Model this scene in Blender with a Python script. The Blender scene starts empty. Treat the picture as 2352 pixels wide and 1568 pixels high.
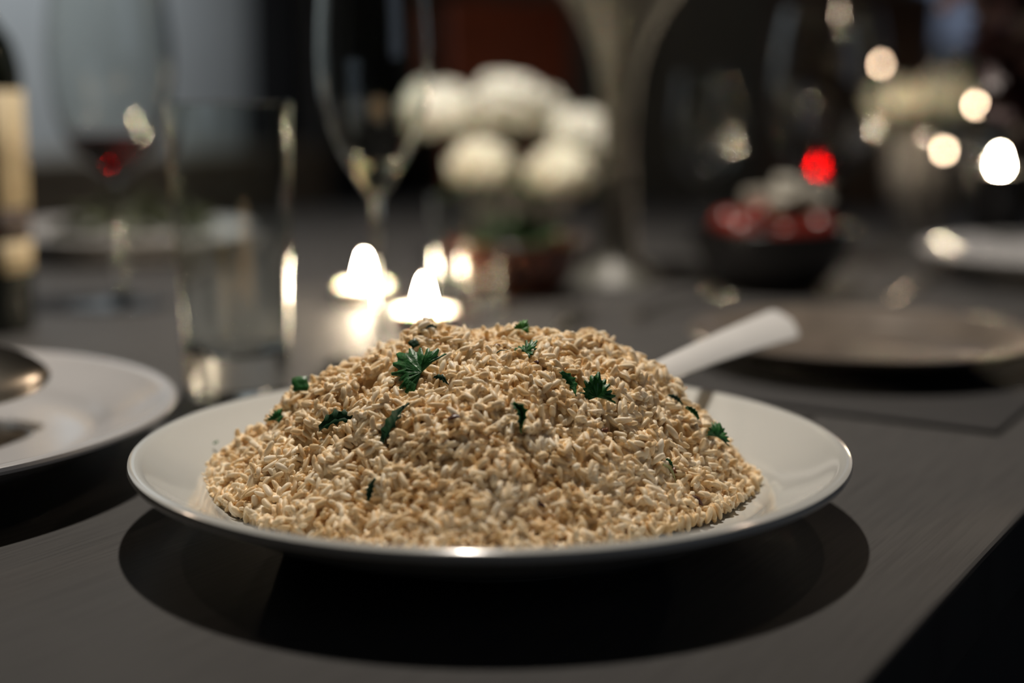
import bpy, bmesh, math, random
import numpy as np
from mathutils import Vector, Matrix

random.seed(4)
RNG = np.random.default_rng(11)
SC = bpy.context.scene
COL = SC.collection
T = 0.75                                   # height of the table top above the floor
ANG = math.radians(58.0)                   # heading of the table's long side
E0 = Vector((0.110, 0.418))                # a point on the table's near long edge
UX = Vector((math.cos(ANG), math.sin(ANG)))
VX = Vector((-math.sin(ANG), math.cos(ANG)))


def room(t, v, z=0.0):
    """room frame (along the table, across the table, height) -> world"""
    p = E0 + UX*t + VX*v
    return Vector((p.x, p.y, z))


# ------------------------------------------------------------------ camera
cam_d = bpy.data.cameras.new('camera')
cam_d.sensor_width = 36.0
cam_d.lens = 50.0
cam_d.clip_start = 0.02
cam_d.dof.use_dof = True
cam_d.dof.focus_distance = 0.572
cam_d.dof.aperture_fstop = 2.6
cam = bpy.data.objects.new('camera', cam_d)
COL.objects.link(cam)
cam.location = (0, 0, T+0.18)
cam.rotation_euler = (math.radians(90-9.8), 0, 0)
SC.camera = cam

# ------------------------------------------------------------------ dusk outside, lamps, exposure
world = bpy.data.worlds.new('dusk')
SC.world = world
world.use_nodes = True
bg = world.node_tree.nodes['Background']
bg.inputs['Color'].default_value = (0.42, 0.50, 0.72, 1)
bg.inputs['Strength'].default_value = 0.26

SC.view_settings.view_transform = 'Standard'
SC.view_settings.look = 'None'
SC.view_settings.gamma = 1.0
SC.view_settings.use_curve_mapping = False
SC.view_settings.exposure = 0.0


def lamp(name, kind, loc, power, color, **kw):
    d = bpy.data.lights.new(name, kind)
    d.energy = power
    d.color = color
    for k, val in kw.items():
        setattr(d, k, val)
    o = bpy.data.objects.new(name, d)
    COL.objects.link(o)
    o.location = loc
    return o


# ceiling lamp above the table
o = lamp('ceiling_lamp_light', 'SPOT', (-0.10, 1.20, 2.35), 134, (1.0, 0.90, 0.79),
         spot_size=math.radians(82), spot_blend=1.0, shadow_soft_size=0.035)
# unseen warm point lights added over the table for glints in the glasses
for p_ in ((-.62, 1.02, T+.56), (.42, .98, T+.60)):
    lamp('added_glint_light', 'POINT', p_, 1.1, (1.0, 0.74, 0.54), shadow_soft_size=0.012)
# unseen spot added to brighten the pale wall on the left
o = lamp('wall_fill_light', 'SPOT', room(1.75, 1.95, 2.40), 80, (0.88, 0.95, 1.0),
         spot_size=math.radians(95), spot_blend=0.9, shadow_soft_size=0.06)
o.rotation_euler = (math.radians(48), 0, ANG)
# dusk light coming in through the window of the near side wall
o = lamp('window_light', 'AREA', room(0.1, -1.52, 1.55), 0.8, (0.82, 0.90, 1.0), shape='RECTANGLE', size=1.0, size_y=1.1)
o.rotation_euler = (math.radians(-90), 0, ANG+math.pi)

cy = SC.cycles
cy.max_bounces = 14
cy.diffuse_bounces = 8
cy.transmission_bounces = 12
cy.transparent_max_bounces = 24
cy.caustics_reflective = True
cy.caustics_refractive = True
cy.blur_glossy = 0.6
cy.sample_clamp_indirect = 60.0


# ------------------------------------------------------------------ materials
def nmat(name):
    m = bpy.data.materials.new(name)
    m.use_nodes = True
    nt = m.node_tree
    return m, nt, nt.nodes['Principled BSDF']


def simple(name, col, rough=0.5, metal=0.0, var=0.12, scale=40.0, bump=0.0, spec=0.5, coat=0.0, sss=0.0, stretch=(1, 1, 1)):
    m, nt, b = nmat(name)
    tc = nt.nodes.new('ShaderNodeTexCoord')
    mp = nt.nodes.new('ShaderNodeMapping')
    mp.inputs['Scale'].default_value = stretch
    nz = nt.nodes.new('ShaderNodeTexNoise')
    nz.inputs['Scale'].default_value = scale
    nz.inputs['Detail'].default_value = 5
    rp = nt.nodes.new('ShaderNodeValToRGB')
    rp.color_ramp.elements[0].position = 0.3
    rp.color_ramp.elements[1].position = 0.7
    rp.color_ramp.elements[0].color = tuple(c*(1-var) for c in col)+(1,)
    rp.color_ramp.elements[1].color = tuple(min(1, c*(1+var)) for c in col)+(1,)
    nt.links.new(tc.outputs['Object'], mp.inputs['Vector'])
    nt.links.new(mp.outputs['Vector'], nz.inputs['Vector'])
    nt.links.new(nz.outputs['Fac'], rp.inputs['Fac'])
    nt.links.new(rp.outputs['Color'], b.inputs['Base Color'])
    b.inputs['Roughness'].default_value = rough
    b.inputs['Metallic'].default_value = metal
    b.inputs['Specular IOR Level'].default_value = spec
    b.inputs['Coat Weight'].default_value = coat
    b.inputs['Coat Roughness'].default_value = 0.08
    if sss:
        b.inputs['Subsurface Weight'].default_value = sss
        b.inputs['Subsurface Scale'].default_value = 0.003
    if bump:
        bp = nt.nodes.new('ShaderNodeBump')
        bp.inputs['Strength'].default_value = bump
        bp.inputs['Distance'].default_value = 0.002
        nt.links.new(nz.outputs['Fac'], bp.inputs['Height'])
        nt.links.new(bp.outputs['Normal'], b.inputs['Normal'])
    return m


def glass(name, col=(1, 1, 1), rough=0.0, ior=1.45):
    m = bpy.data.materials.new(name)
    m.use_nodes = True
    nt = m.node_tree
    nt.nodes.remove(nt.nodes['Principled BSDF'])
    g = nt.nodes.new('ShaderNodeBsdfGlass')
    g.inputs['Color'].default_value = col+(1,)
    g.inputs['Roughness'].default_value = rough
    g.inputs['IOR'].default_value = ior
    nt.links.new(g.outputs[0], nt.nodes['Material Output'].inputs['Surface'])
    return m


def thin_glass(name, col=(1, 1, 1), rough=0.03, gloss_ior=1.5):
    """see-through sheet: straight transmission plus a Fresnel sheen"""
    m = bpy.data.materials.new(name)
    m.use_nodes = True
    nt = m.node_tree
    nt.nodes.remove(nt.nodes['Principled BSDF'])
    tr = nt.nodes.new('ShaderNodeBsdfTransparent')
    tr.inputs['Color'].default_value = col+(1,)
    gl = nt.nodes.new('ShaderNodeBsdfGlossy')
    gl.inputs['Roughness'].default_value = rough
    lw = nt.nodes.new('ShaderNodeLayerWeight')
    lw.inputs['Blend'].default_value = 0.5
    pw = nt.nodes.new('ShaderNodeMath')
    pw.operation = 'POWER'
    pw.inputs[1].default_value = 4.0
    fr = nt.nodes.new('ShaderNodeMath')
    fr.operation = 'MULTIPLY_ADD'
    f0 = ((gloss_ior-1)/(gloss_ior+1))**2
    fr.inputs[1].default_value = 0.9-f0
    fr.inputs[2].default_value = f0
    nt.links.new(lw.outputs['Facing'], pw.inputs[0])
    nt.links.new(pw.outputs[0], fr.inputs[0])
    mx = nt.nodes.new('ShaderNodeMixShader')
    nt.links.new(fr.outputs[0], mx.inputs['Fac'])
    nt.links.new(tr.outputs[0], mx.inputs[1])
    nt.links.new(gl.outputs[0], mx.inputs[2])
    nt.links.new(mx.outputs[0], nt.nodes['Material Output'].inputs['Surface'])
    return m


def emit(name, col, strength):
    m = bpy.data.materials.new(name)
    m.use_nodes = True
    nt = m.node_tree
    nt.nodes.remove(nt.nodes['Principled BSDF'])
    e = nt.nodes.new('ShaderNodeEmission')
    e.inputs['Color'].default_value = col+(1,)
    e.inputs['Strength'].default_value = strength
    nt.links.new(e.outputs[0], nt.nodes['Material Output'].inputs['Surface'])
    return m


M = {}
# stained wood of the table: fine grain along its length
m, nt, b = nmat('stained_wood')
tc = nt.nodes.new('ShaderNodeTexCoord')
mp = nt.nodes.new('ShaderNodeMapping')
mp.inputs['Scale'].default_value = (5.0, 130.0, 1.0)
nz = nt.nodes.new('ShaderNodeTexNoise')
nz.inputs['Scale'].default_value = 4.0
nz.inputs['Detail'].default_value = 8
nz.inputs['Distortion'].default_value = 0.35
rp = nt.nodes.new('ShaderNodeValToRGB')
rp.color_ramp.elements[0].position = 0.34
rp.color_ramp.elements[0].color = (0.041, 0.040, 0.040, 1)
rp.color_ramp.elements[1].position = 0.58
rp.color_ramp.elements[1].color = (0.054, 0.053, 0.052, 1)
bp = nt.nodes.new('ShaderNodeBump')
bp.inputs['Strength'].default_value = 0.25
bp.inputs['Distance'].default_value = 0.0006
nt.links.new(tc.outputs['Object'], mp.inputs['Vector'])
nt.links.new(mp.outputs['Vector'], nz.inputs['Vector'])
nt.links.new(nz.outputs['Fac'], rp.inputs['Fac'])
nt.links.new(rp.outputs['Color'], b.inputs['Base Color'])
nt.links.new(nz.outputs['Fac'], bp.inputs['Height'])
nt.links.new(bp.outputs['Normal'], b.inputs['Normal'])
b.inputs['Roughness'].default_value = 0.60
b.inputs['Specular IOR Level'].default_value = 0.25
M['table'] = m

M['porcelain'] = simple('porcelain', (0.58, 0.59, 0.565), 0.16, var=0.02, scale=15, coat=0.4)
M['porcelain_cool'] = simple('porcelain_cool', (0.44, 0.44, 0.445), 0.2, var=0.03, scale=15, coat=0.3)
M['stoneware'] = simple('stoneware', (0.11, 0.092, 0.075), 0.3, var=0.25, scale=30, coat=0.3)
M['silver'] = simple('silver', (0.84, 0.83, 0.81), 0.14, 1.0, var=0.04, scale=60)
M['steel'] = simple('dark_steel', (0.40, 0.38, 0.33), 0.24, 1.0, var=0.08, scale=60)
M['glass'] = glass('clear_glass', (0.97, 0.985, 0.975), 0.012, 1.52)
M['glass_far'] = glass('table_glass', (0.97, 0.98, 0.97), 0.018, 1.55)
M['glass_b'] = thin_glass('fine_clear_glass', (0.94, 0.95, 0.945), 0.025, 1.6)
M['bottle'] = simple('bottle_glass', (0.006, 0.008, 0.006), 0.06, var=0.2, scale=8)
M['label'] = simple('label_paper', (0.46, 0.38, 0.24), 0.7, var=0.10, scale=22)
M['label_dark'] = simple('label_ink', (0.045, 0.03, 0.025), 0.7, var=0.2, scale=30)
M['foil'] = simple('foil', (0.02, 0.018, 0.018), 0.35, 0.6, var=0.2)
M['wine'] = thin_glass('red_wine', (0.20, 0.002, 0.005), 0.04, 1.33)
M['drink'] = glass('pale_drink', (0.97, 0.93, 0.82), 0.012, 1.34)
M['wine_deep'] = glass('deep_red_wine', (0.34, 0.010, 0.020), 0.012, 1.34)
M['placemat'] = simple('placemat', (0.012, 0.012, 0.013), 0.75, var=0.3, scale=300, bump=0.3, stretch=(1, 6, 1))
M['wax'] = simple('wax', (0.88, 0.83, 0.72), 0.45, var=0.03, sss=0.25)
M['tin'] = simple('tealight_tin', (0.75, 0.74, 0.72), 0.3, 1.0, var=0.05)
M['wick'] = simple('wick', (0.02, 0.015, 0.01), 0.9)
M['flame'] = emit('flame', (1.0, 0.80, 0.56), 700.0)
M['glint_glow'] = emit('glint_glow', (1.0, 0.70, 0.48), 60.0)  # glow of the added drops that stand in for glints
M['petal'] = simple('cream_petal', (0.80, 0.77, 0.62), 0.7, var=0.10, scale=60, sss=0.15)
M['petal_b'] = simple('white_petal', (0.72, 0.72, 0.64), 0.7, var=0.10, scale=60, sss=0.15)
M['leaf'] = simple('leaf_green', (0.035, 0.11, 0.03), 0.5, var=0.35, scale=60)
M['dark_leaf'] = simple('burgundy_leaf', (0.035, 0.010, 0.012), 0.45, var=0.5, scale=50)
M['terracotta'] = simple('terracotta_glaze', (0.075, 0.018, 0.008), 0.22, var=0.3, scale=25, coat=0.4)
M['black_glaze'] = simple('black_glaze', (0.010, 0.010, 0.011), 0.22, var=0.2, scale=20)
M['grey_vase'] = simple('grey_ceramic', (0.13, 0.125, 0.12), 0.5, var=0.15, scale=25)
M['cream_vase'] = simple('cream_ceramic', (0.135, 0.135, 0.115), 0.45, var=0.06, scale=20)
M['lettuce'] = simple('lettuce', (0.035, 0.075, 0.022), 0.45, var=0.45, scale=50)
M['far_greens'] = simple('wilted_greens', (0.060, 0.072, 0.035), 0.5, var=0.4, scale=50)
M['tomato'] = simple('tomato', (0.15, 0.016, 0.010), 0.25, var=0.2, scale=30)
M['cheese'] = simple('white_cheese', (0.30, 0.29, 0.25), 0.8, var=0.08, scale=60)
M['stew'] = simple('dark_sauce', (0.040, 0.030, 0.020), 0.18, var=0.4, scale=90, bump=0.6)
M['plaster'] = simple('grey_plaster', (0.52, 0.54, 0.55), 0.9, var=0.05, scale=3, bump=0.05)
M['near_paint'] = simple('near_paint', (0.10, 0.10, 0.10), 0.9, var=0.05, scale=3)
M['enamel'] = simple('white_enamel', (0.86, 0.86, 0.84), 0.25, var=0.03, scale=30, coat=0.3)
M['dark_paint'] = simple('dark_paint', (0.17, 0.145, 0.11), 0.85, var=0.15, scale=2)
M['ceiling'] = simple('ceiling_paint', (0.16, 0.16, 0.155), 0.9, var=0.03, scale=3)
M['floor'] = simple('floor_wood', (0.022, 0.018, 0.015), 0.6, var=0.3, scale=4, stretch=(1, 14, 1))
M['walnut'] = simple('walnut', (0.20, 0.16, 0.115), 0.45, var=0.3, scale=5, stretch=(1, 18, 18))
M['curtain'] = simple('dark_curtain', (0.016, 0.016, 0.018), 0.95, var=0.2, scale=60)
M['brass'] = simple('brass', (0.6, 0.43, 0.2), 0.3, 1.0, var=0.05)
M['rust'] = simple('rust_leather', (0.38, 0.085, 0.035), 0.5, var=0.2, scale=12, bump=0.1)
M['brown'] = simple('brown_leather', (0.07, 0.036, 0.018), 0.5, var=0.2, scale=12, bump=0.1)
M['black_wood'] = simple('black_wood', (0.012, 0.011, 0.010), 0.5, var=0.2, scale=20)
M['frame_paint'] = simple('window_paint', (0.30, 0.30, 0.29), 0.6, var=0.04)
M['herb'] = simple('coriander_green', (0.020, 0.125, 0.028), 0.42, var=0.40, scale=420, bump=0.25)
M['herb_bright'] = simple('coriander_bright', (0.060, 0.230, 0.030), 0.42, var=0.35, scale=420)
M['herb_dark'] = simple('coriander_dark', (0.010, 0.055, 0.020), 0.45, var=0.40, scale=420)
M['herb_pale'] = simple('coriander_stem', (0.34, 0.36, 0.17), 0.5, var=0.2, scale=200)
M['spice'] = simple('fried_onion', (0.075, 0.020, 0.010), 0.4, var=0.4, scale=300)
M['spice_red'] = simple('browned_bit', (0.20, 0.065, 0.018), 0.4, var=0.4, scale=300)

# rice: each grain a slightly different tone
m, nt, b = nmat('cooked_rice')
ge = nt.nodes.new('ShaderNodeNewGeometry')
rp = nt.nodes.new('ShaderNodeValToRGB')
el = rp.color_ramp.elements
el[0].position = 0.0
el[0].color = (0.60, 0.43, 0.24, 1)
el[1].position = 1.0
el[1].color = (0.94, 0.86, 0.70, 1)
e = el.new(0.06)
e.color = (0.76, 0.60, 0.38, 1)
e = el.new(0.30)
e.color = (0.86, 0.73, 0.51, 1)
e = el.new(0.7)
e.color = (0.90, 0.78, 0.58, 1)
tcr = nt.nodes.new('ShaderNodeTexCoord')
nzr = nt.nodes.new('ShaderNodeTexNoise')
nzr.inputs['Scale'].default_value = 95.0
nzr.inputs['Detail'].default_value = 3
rp2 = nt.nodes.new('ShaderNodeValToRGB')
rp2.color_ramp.elements[0].position = 0.36
rp2.color_ramp.elements[0].color = (0.82, 0.71, 0.55, 1)
rp2.color_ramp.elements[1].position = 0.56
rp2.color_ramp.elements[1].color = (1, 1, 1, 1)
mxr = nt.nodes.new('ShaderNodeMix')
mxr.data_type = 'RGBA'
mxr.blend_type = 'MULTIPLY'
mxr.inputs['Factor'].default_value = 1.0
nt.links.new(tcr.outputs['Object'], nzr.inputs['Vector'])
nt.links.new(nzr.outputs['Fac'], rp2.inputs['Fac'])
nt.links.new(ge.outputs['Random Per Island'], rp.inputs['Fac'])
nt.links.new(rp.outputs['Color'], mxr.inputs['A'])
nt.links.new(rp2.outputs['Color'], mxr.inputs['B'])
nt.links.new(mxr.outputs['Result'], b.inputs['Base Color'])
b.inputs['Roughness'].default_value = 0.42
b.inputs['Specular IOR Level'].default_value = 0.30
tl = nt.nodes.new('ShaderNodeBsdfTranslucent')
mx = nt.nodes.new('ShaderNodeMixShader')
mx.inputs['Fac'].default_value = 0.04
b.subsurface_method = 'BURLEY'
b.inputs['Subsurface Weight'].default_value = 0.85
b.inputs['Subsurface Scale'].default_value = 0.0020
b.inputs['Subsurface Radius'].default_value = (1.0, 0.80, 0.58)
nt.links.new(mxr.outputs['Result'], tl.inputs['Color'])
nt.links.new(b.outputs[0], mx.inputs[1])
nt.links.new(tl.outputs[0], mx.inputs[2])
nt.links.new(mx.outputs[0], nt.nodes['Material Output'].inputs['Surface'])
M['rice'] = m


# ------------------------------------------------------------------ mesh helpers
def mesh_obj(name, verts, faces, mat, parent=None, smooth=True, loc=None, rot=None):
    me = bpy.data.meshes.new(name)
    me.from_pydata([tuple(p) for p in verts], [], faces)
    me.update()
    me.materials.append(mat)
    if smooth:
        me.polygons.foreach_set('use_smooth', [True]*len(me.polygons))
        me.set_sharp_from_angle(angle=math.radians(38))
    ob = bpy.data.objects.new(name, me)
    COL.objects.link(ob)
    if parent:
        ob.parent = parent
    if loc is not None:
        ob.location = loc
    if rot is not None:
        ob.rotation_euler = rot
    return ob


def tag(ob, label=None, cat=None, group=None, kind=None):
    if label:
        ob['label'] = label
    if cat:
        ob['category'] = cat
    if group:
        ob['group'] = group
    if kind:
        ob['kind'] = kind
    return ob


def thing(name, loc, label, cat, rz=0.0, group=None):
    ob = bpy.data.objects.new(name, None)
    ob.empty_display_size = 0.02
    COL.objects.link(ob)
    ob.location = loc
    ob.rotation_euler = (0, 0, rz)
    return tag(ob, label, cat, group)


def lathe(prof, n=64, closed=False):
    """revolve (r, z) points; points with r = 0 become poles; closed joins last to first"""
    vs, fs, rings = [], [], []
    for r, z in prof:
        if r <= 1e-9:
            rings.append([len(vs)])
            vs.append((0, 0, z))
        else:
            k = len(vs)
            rings.append(list(range(k, k+n)))
            vs += [(r*math.cos(2*math.pi*i/n), r*math.sin(2*math.pi*i/n), z) for i in range(n)]
    pairs = list(zip(rings[:-1], rings[1:]))
    if closed:
        pairs.append((rings[-1], rings[0]))
    for a, c in pairs:
        for i in range(n):
            j = (i+1) % n
            if len(a) == 1 and len(c) == 1:
                continue
            if len(a) == 1:
                fs.append((a[0], c[j], c[i]))
            elif len(c) == 1:
                fs.append((a[i], a[j], c[0]))
            else:
                fs.append((a[i], a[j], c[j], c[i]))
    return vs, fs


def smooth_prof(pts, k=6):
    """Catmull-Rom through (r, z) points"""
    P = [np.array(p, float) for p in pts]
    P = [2*P[0]-P[1]]+P+[2*P[-1]-P[-2]]
    out = []
    for i in range(1, len(P)-2):
        for s in range(k):
            t = s/k
            q = 0.5*((2*P[i])+(-P[i-1]+P[i+1])*t+(2*P[i-1]-5*P[i]+4*P[i+1]-P[i+2])*t*t+(-P[i-1]+3*P[i]-3*P[i+1]+P[i+2])*t**3)
            out.append((max(0.0, q[0]), q[1]))
    out.append(tuple(P[-2]))
    return out


def box(x0, x1, y0, y1, z0, z1, bev=0.0, seg=2):
    bm = bmesh.new()
    bmesh.ops.create_cube(bm, size=1.0)
    bmesh.ops.scale(bm, vec=(x1-x0, y1-y0, z1-z0), verts=bm.verts)
    bmesh.ops.translate(bm, vec=((x0+x1)/2, (y0+y1)/2, (z0+z1)/2), verts=bm.verts)
    if bev:
        bmesh.ops.bevel(bm, geom=bm.edges[:], offset=bev, segments=seg, affect='EDGES', profile=0.5)
    bm.verts.index_update()
    vs = [tuple(v.co) for v in bm.verts]
    fs = [tuple(v.index for v in f.verts) for f in bm.faces]
    bm.free()
    return vs, fs


def merge(*parts):
    vs, fs = [], []
    for v, f in parts:
        k = len(vs)
        vs += list(v)
        fs += [tuple(i+k for i in q) for q in f]
    return vs, fs


def tube(path, radii, n=12, flat=1.0, up=(0, 0, 1)):
    """tube along a path; flat squashes it along the local up"""
    vs, fs = [], []
    path = [Vector(p) for p in path]
    m_ = len(path)
    for i, p in enumerate(path):
        d = (path[min(i+1, m_-1)]-path[max(i-1, 0)]).normalized()
        s = d.cross(Vector(up))
        s = s.normalized() if s.length > 1e-5 else Vector((1, 0, 0))
        w = s.cross(d).normalized()
        r = radii[i] if hasattr(radii, '__len__') else radii
        for k in range(n):
            a = 2*math.pi*k/n
            vs.append(p+s*(r*math.cos(a))+w*(r*flat*math.sin(a)))
    for i in range(m_-1):
        for k in range(n):
            j = (k+1) % n
            fs.append((i*n+k, i*n+j, (i+1)*n+j, (i+1)*n+k))
    fs.append(tuple(range(n))[::-1])
    fs.append(tuple(range((m_-1)*n, m_*n)))
    return vs, fs


def copy_thing(src, loc, label=None, rz=None):
    c = src.copy()
    COL.objects.link(c)
    c.location = loc
    if rz is not None:
        c.rotation_euler = (0, 0, rz)
    if label:
        c['label'] = label
    for ch in list(src.children):
        d = ch.copy()
        COL.objects.link(d)
        d.parent = c
        for g in list(ch.children):
            h = g.copy()
            COL.objects.link(h)
            h.parent = d
    return c


# ------------------------------------------------------------------ the room (local frame: x along the table, y across it)
RM = dict(rot=(0, 0, ANG), loc=(E0.x, E0.y, 0))
T0, T1, V0, V1, CH = -2.2, 3.6, -1.6, 2.8, 2.6


def struct(name, vf, mat, smooth=False):
    ob = mesh_obj(name, vf[0], vf[1], mat, smooth=smooth, **RM)
    return tag(ob, kind='structure')


struct('floor', box(T0-.2, T1+.2, V0-.2, V1+.2, -0.1, 0), M['floor'])
struct('ceiling', box(T0-.2, T1+.2, V0-.2, V1+.2, CH, CH+.1), M['ceiling'])
struct('wall_left', box(T0-.2, T1, V1, V1+.15, 0, CH), M['plaster'])
struct('wall_near', box(T0-.15, T0, V0, V1, 0, CH), M['near_paint'])
# far wall with a window opening
WY0, WY1, WZ0, WZ1 = 0.10, 1.13, 1.02, 2.15
struct('wall_back', merge(box(T1, T1+.15, V0-.15, WY0, 0, CH), box(T1, T1+.15, WY1, V1+.15, 0, CH),
                          box(T1, T1+.15, WY0, WY1, 0, WZ0), box(T1, T1+.15, WY0, WY1, WZ1, CH)), M['dark_paint'])
# right wall with the window that lets the dusk in
SX0, SX1, SZ0, SZ1 = -0.4, 0.6, 1.0, 2.1
struct('wall_right', merge(box(T0-.15, SX0, V0-.15, V0, 0, CH), box(SX1, T1, V0-.15, V0, 0, CH),
                           box(SX0, SX1, V0-.15, V0, 0, SZ0), box(SX0, SX1, V0-.15, V0, SZ1, CH)), M['near_paint'])
# window in the far wall
w = bpy.data.objects.new('window_1', None)
COL.objects.link(w)
w.location = (E0.x, E0.y, 0)
w.rotation_euler = (0, 0, ANG)
tag(w, kind='structure')
fx0, fx1 = T1+.03, T1+.09
mesh_obj('window_frame', *merge(box(fx0, fx1, WY0, WY0+.05, WZ0, WZ1), box(fx0, fx1, WY1-.05, WY1, WZ0, WZ1),
                                box(fx0, fx1, WY0+.05, WY1-.05, WZ0, WZ0+.05), box(fx0, fx1, WY0+.05, WY1-.05, WZ1-.05, WZ1),
                                box(fx0, fx1, .60, .63, WZ0+.05, WZ1-.05)), M['frame_paint'], w, smooth=False)
mesh_obj('pane', *box(T1+.055, T1+.059, WY0+.05, .60, WZ0+.05, WZ1-.05), M['glass_b'], w, smooth=False)
mesh_obj('pane', *box(T1+.055, T1+.059, .63, WY1-.05, WZ0+.05, WZ1-.05), M['glass_b'], w, smooth=False)
mesh_obj('window_sill', *box(T1-.06, T1+.03, WY0-.04, WY1+.04, WZ0-.03, WZ0), M['frame_paint'], w, smooth=False)

# dining table
tbl = thing('dining_table', (E0.x, E0.y, 0), 'dark stained wooden dining table that carries the whole meal', 'table', ANG)
mesh_obj('tabletop', *box(-0.95, 1.85, 0, 1.38, T-.036, T, 0.002), M['table'], tbl, smooth=False)
for a, c in ((-.85, .08), (1.68, .08), (-.85, 1.22), (1.68, 1.22)):
    mesh_obj('leg', *box(a, a+.08, c, c+.08, 0, T-.036, .004), M['table'], tbl, smooth=False)

# sideboard against the left wall
sb = thing('sideboard', (E0.x, E0.y, 0), 'low brown wooden sideboard standing against the pale grey wall', 'sideboard', ANG)
sy0, sy1, sx0, sx1 = 2.33, 2.78, 0.55, 2.62
mesh_obj('body', *box(sx0+.01, sx1-.01, sy0+.02, sy1, .10, .765), M['walnut'], sb, smooth=False)
mesh_obj('top', *box(sx0, sx1, sy0, sy1, .765, .795, .003), M['walnut'], sb, smooth=False)
for i in range(4):
    a = sx0+.02+i*(sx1-sx0-.04)/4
    c = a+(sx1-sx0-.04)/4-.008
    d = mesh_obj('door', *box(a, c, sy0, sy0+.02, .12, .755, .003), M['walnut'], sb, smooth=False)
    hx = c-.04 if i % 2 == 0 else a+.04
    mesh_obj('handle', *tube([(hx, sy0-.012, .48), (hx, sy0-.018, .50), (hx, sy0-.018, .58), (hx, sy0-.012, .60)], .005, 8, up=(1, 0, 0)), M['brass'], d)
for a in (sx0+.06, sx1-.10):
    for c in (sy0+.05, sy1-.09):
        mesh_obj('leg', *box(a, a+.04, c, c+.04, 0, .10), M['walnut'], sb, smooth=False)


# curtains hanging before the left wall
def curtain(t0, t1, label, mat):
    ob = thing('curtain', (E0.x, E0.y, 0), label, 'curtain', ANG)
    n, mz = 90, 10
    vs, fs = [], []
    for k in range(mz+1):
        z = .03+2.40*k/mz
        for i in range(n+1):
            s = i/n
            x = t0+(t1-t0)*s
            amp = .028*(1-.35*k/mz)
            y = V1-.10+amp*math.sin(s*(t1-t0)*52+.4*math.sin(k*.5))
            vs.append((x, y, z))
    for k in range(mz):
        for i in range(n):
            a = k*(n+1)+i
            fs.append((a, a+1, a+n+2, a+n+1))
    p = mesh_obj('drape', vs, fs, mat, ob)
    md = p.modifiers.new('thickness', 'SOLIDIFY')
    md.thickness = .004
    mesh_obj('rod', *tube([(t0-.04, V1-.10, 2.45), (t1+.04, V1-.10, 2.45)], .012, 10), M['black_wood'], ob)
    return ob


curtain(2.72, 2.96, 'narrow black curtain hanging beside the pale grey wall', M['curtain'])
curtain(3.06, 3.50, 'wide black curtain hanging in the far corner behind the flute', M['curtain'])


# chairs at the far end of the table
def chair(loc, rz, mat, label, w=.44, top=1.14):
    ob = thing('dining_chair', loc, label, 'chair', rz, 'chairs at the far end of the table')
    h = w/2
    mesh_obj('seat', *box(-h, h, -.21, .21, .43, .49, .015), mat, ob)
    vs, fs = box(-h, h, -.035, .035, 0, top-.50, .02)
    bk = mesh_obj('backrest', vs, fs, mat, ob, loc=(0, .21, .50), rot=(math.radians(-8), 0, 0))
    for sx in (-1, 1):
        mesh_obj('leg', *tube([(sx*(h-.03), -.18, .43), (sx*(h-.03), -.19, 0)], [.018, .013], 8, up=(0, 1, 0)), M['black_wood'], ob)
        mesh_obj('leg', *tube([(sx*(h-.03), .18, .43), (sx*(h-.03), .22, 0)], [.018, .013], 8, up=(0, 1, 0)), M['black_wood'], ob)
    return ob


chair((0.03, 3.15, 0), math.radians(8), M['rust'], 'rust leather dining chair in the gloom behind the white flowers', .30, 1.16)
chair((0.62, 2.90, 0), math.radians(-24), M['brown'], 'dark brown leather dining chair in the gloom beyond the glasses', .36, 1.16)

# ------------------------------------------------------------------ plate of rice
PC = Vector((-0.009, 0.595, T))
plate_prof = [(0, .0125), (.06, .0125), (.104, .0128), (.113, .0140), (.1175, .0160), (.1195, .0182), (.124, .0205), (.135, .0262), (.1435, .0314),
              (.1455, .0330), (.1475, .0340), (.1498, .0341), (.1512, .0332), (.1516, .0315), (.1508, .0298), (.1490, .0290), (.145, .0275), (.135, .0220), (.120, .0142),
              (.105, .0075), (.088, .0052), (.085, .0040), (.0845, .0), (.079, .0), (.078, .0045), (.05, .0060), (0, .0060)]
pl = mesh_obj('dinner_plate', *lathe(plate_prof, 160), M['porcelain'], loc=PC)
tag(pl, 'glossy white wide rimmed plate heaped with rice', 'plate')

# --- height of the rice heap above the table
HC = (-0.012, 0.598)
PR_S = np.array([0, .19, .38, .455, .56, .64, .78, .92, 1.0])
PR_L = np.array([.0775, .0780, .0700, .0660, .0585, .0500, .0365, .024, .0165])
PR_R = np.array([.0775, .0770, .0750, .0730, .0665, .0595, .0420, .025, .0165])
PR_F = np.array([.0775, .0750, .0675, .0630, .0550, .0475, .0340, .022, .0165])


CLR = np.random.default_rng(8)
CL_X, CL_Y = CLR.uniform(-.142, .116, 620), CLR.uniform(.478, .720, 620)
CL_R = CLR.uniform(.0060, .0130, 620)
CL_H = CL_R*CLR.uniform(.25, .85, 620)


def clumps(x, y):
    """grains stick together in small lumps"""
    shp = np.shape(x)
    fx, fy = np.ravel(x), np.ravel(y)
    out = np.zeros(len(fx))
    for cx, cy_, cr, ch in zip(CL_X, CL_Y, CL_R, CL_H):
        k = np.nonzero((np.abs(fx-cx) < cr) & (np.abs(fy-cy_) < cr))[0]
        if len(k):
            d2 = ((fx[k]-cx)**2+(fy[k]-cy_)**2)/cr**2
            out[k] = np.maximum(out[k], ch*np.sqrt(np.clip(1-d2, 0, 1)))
    return (out-.0042).reshape(shp)


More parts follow.
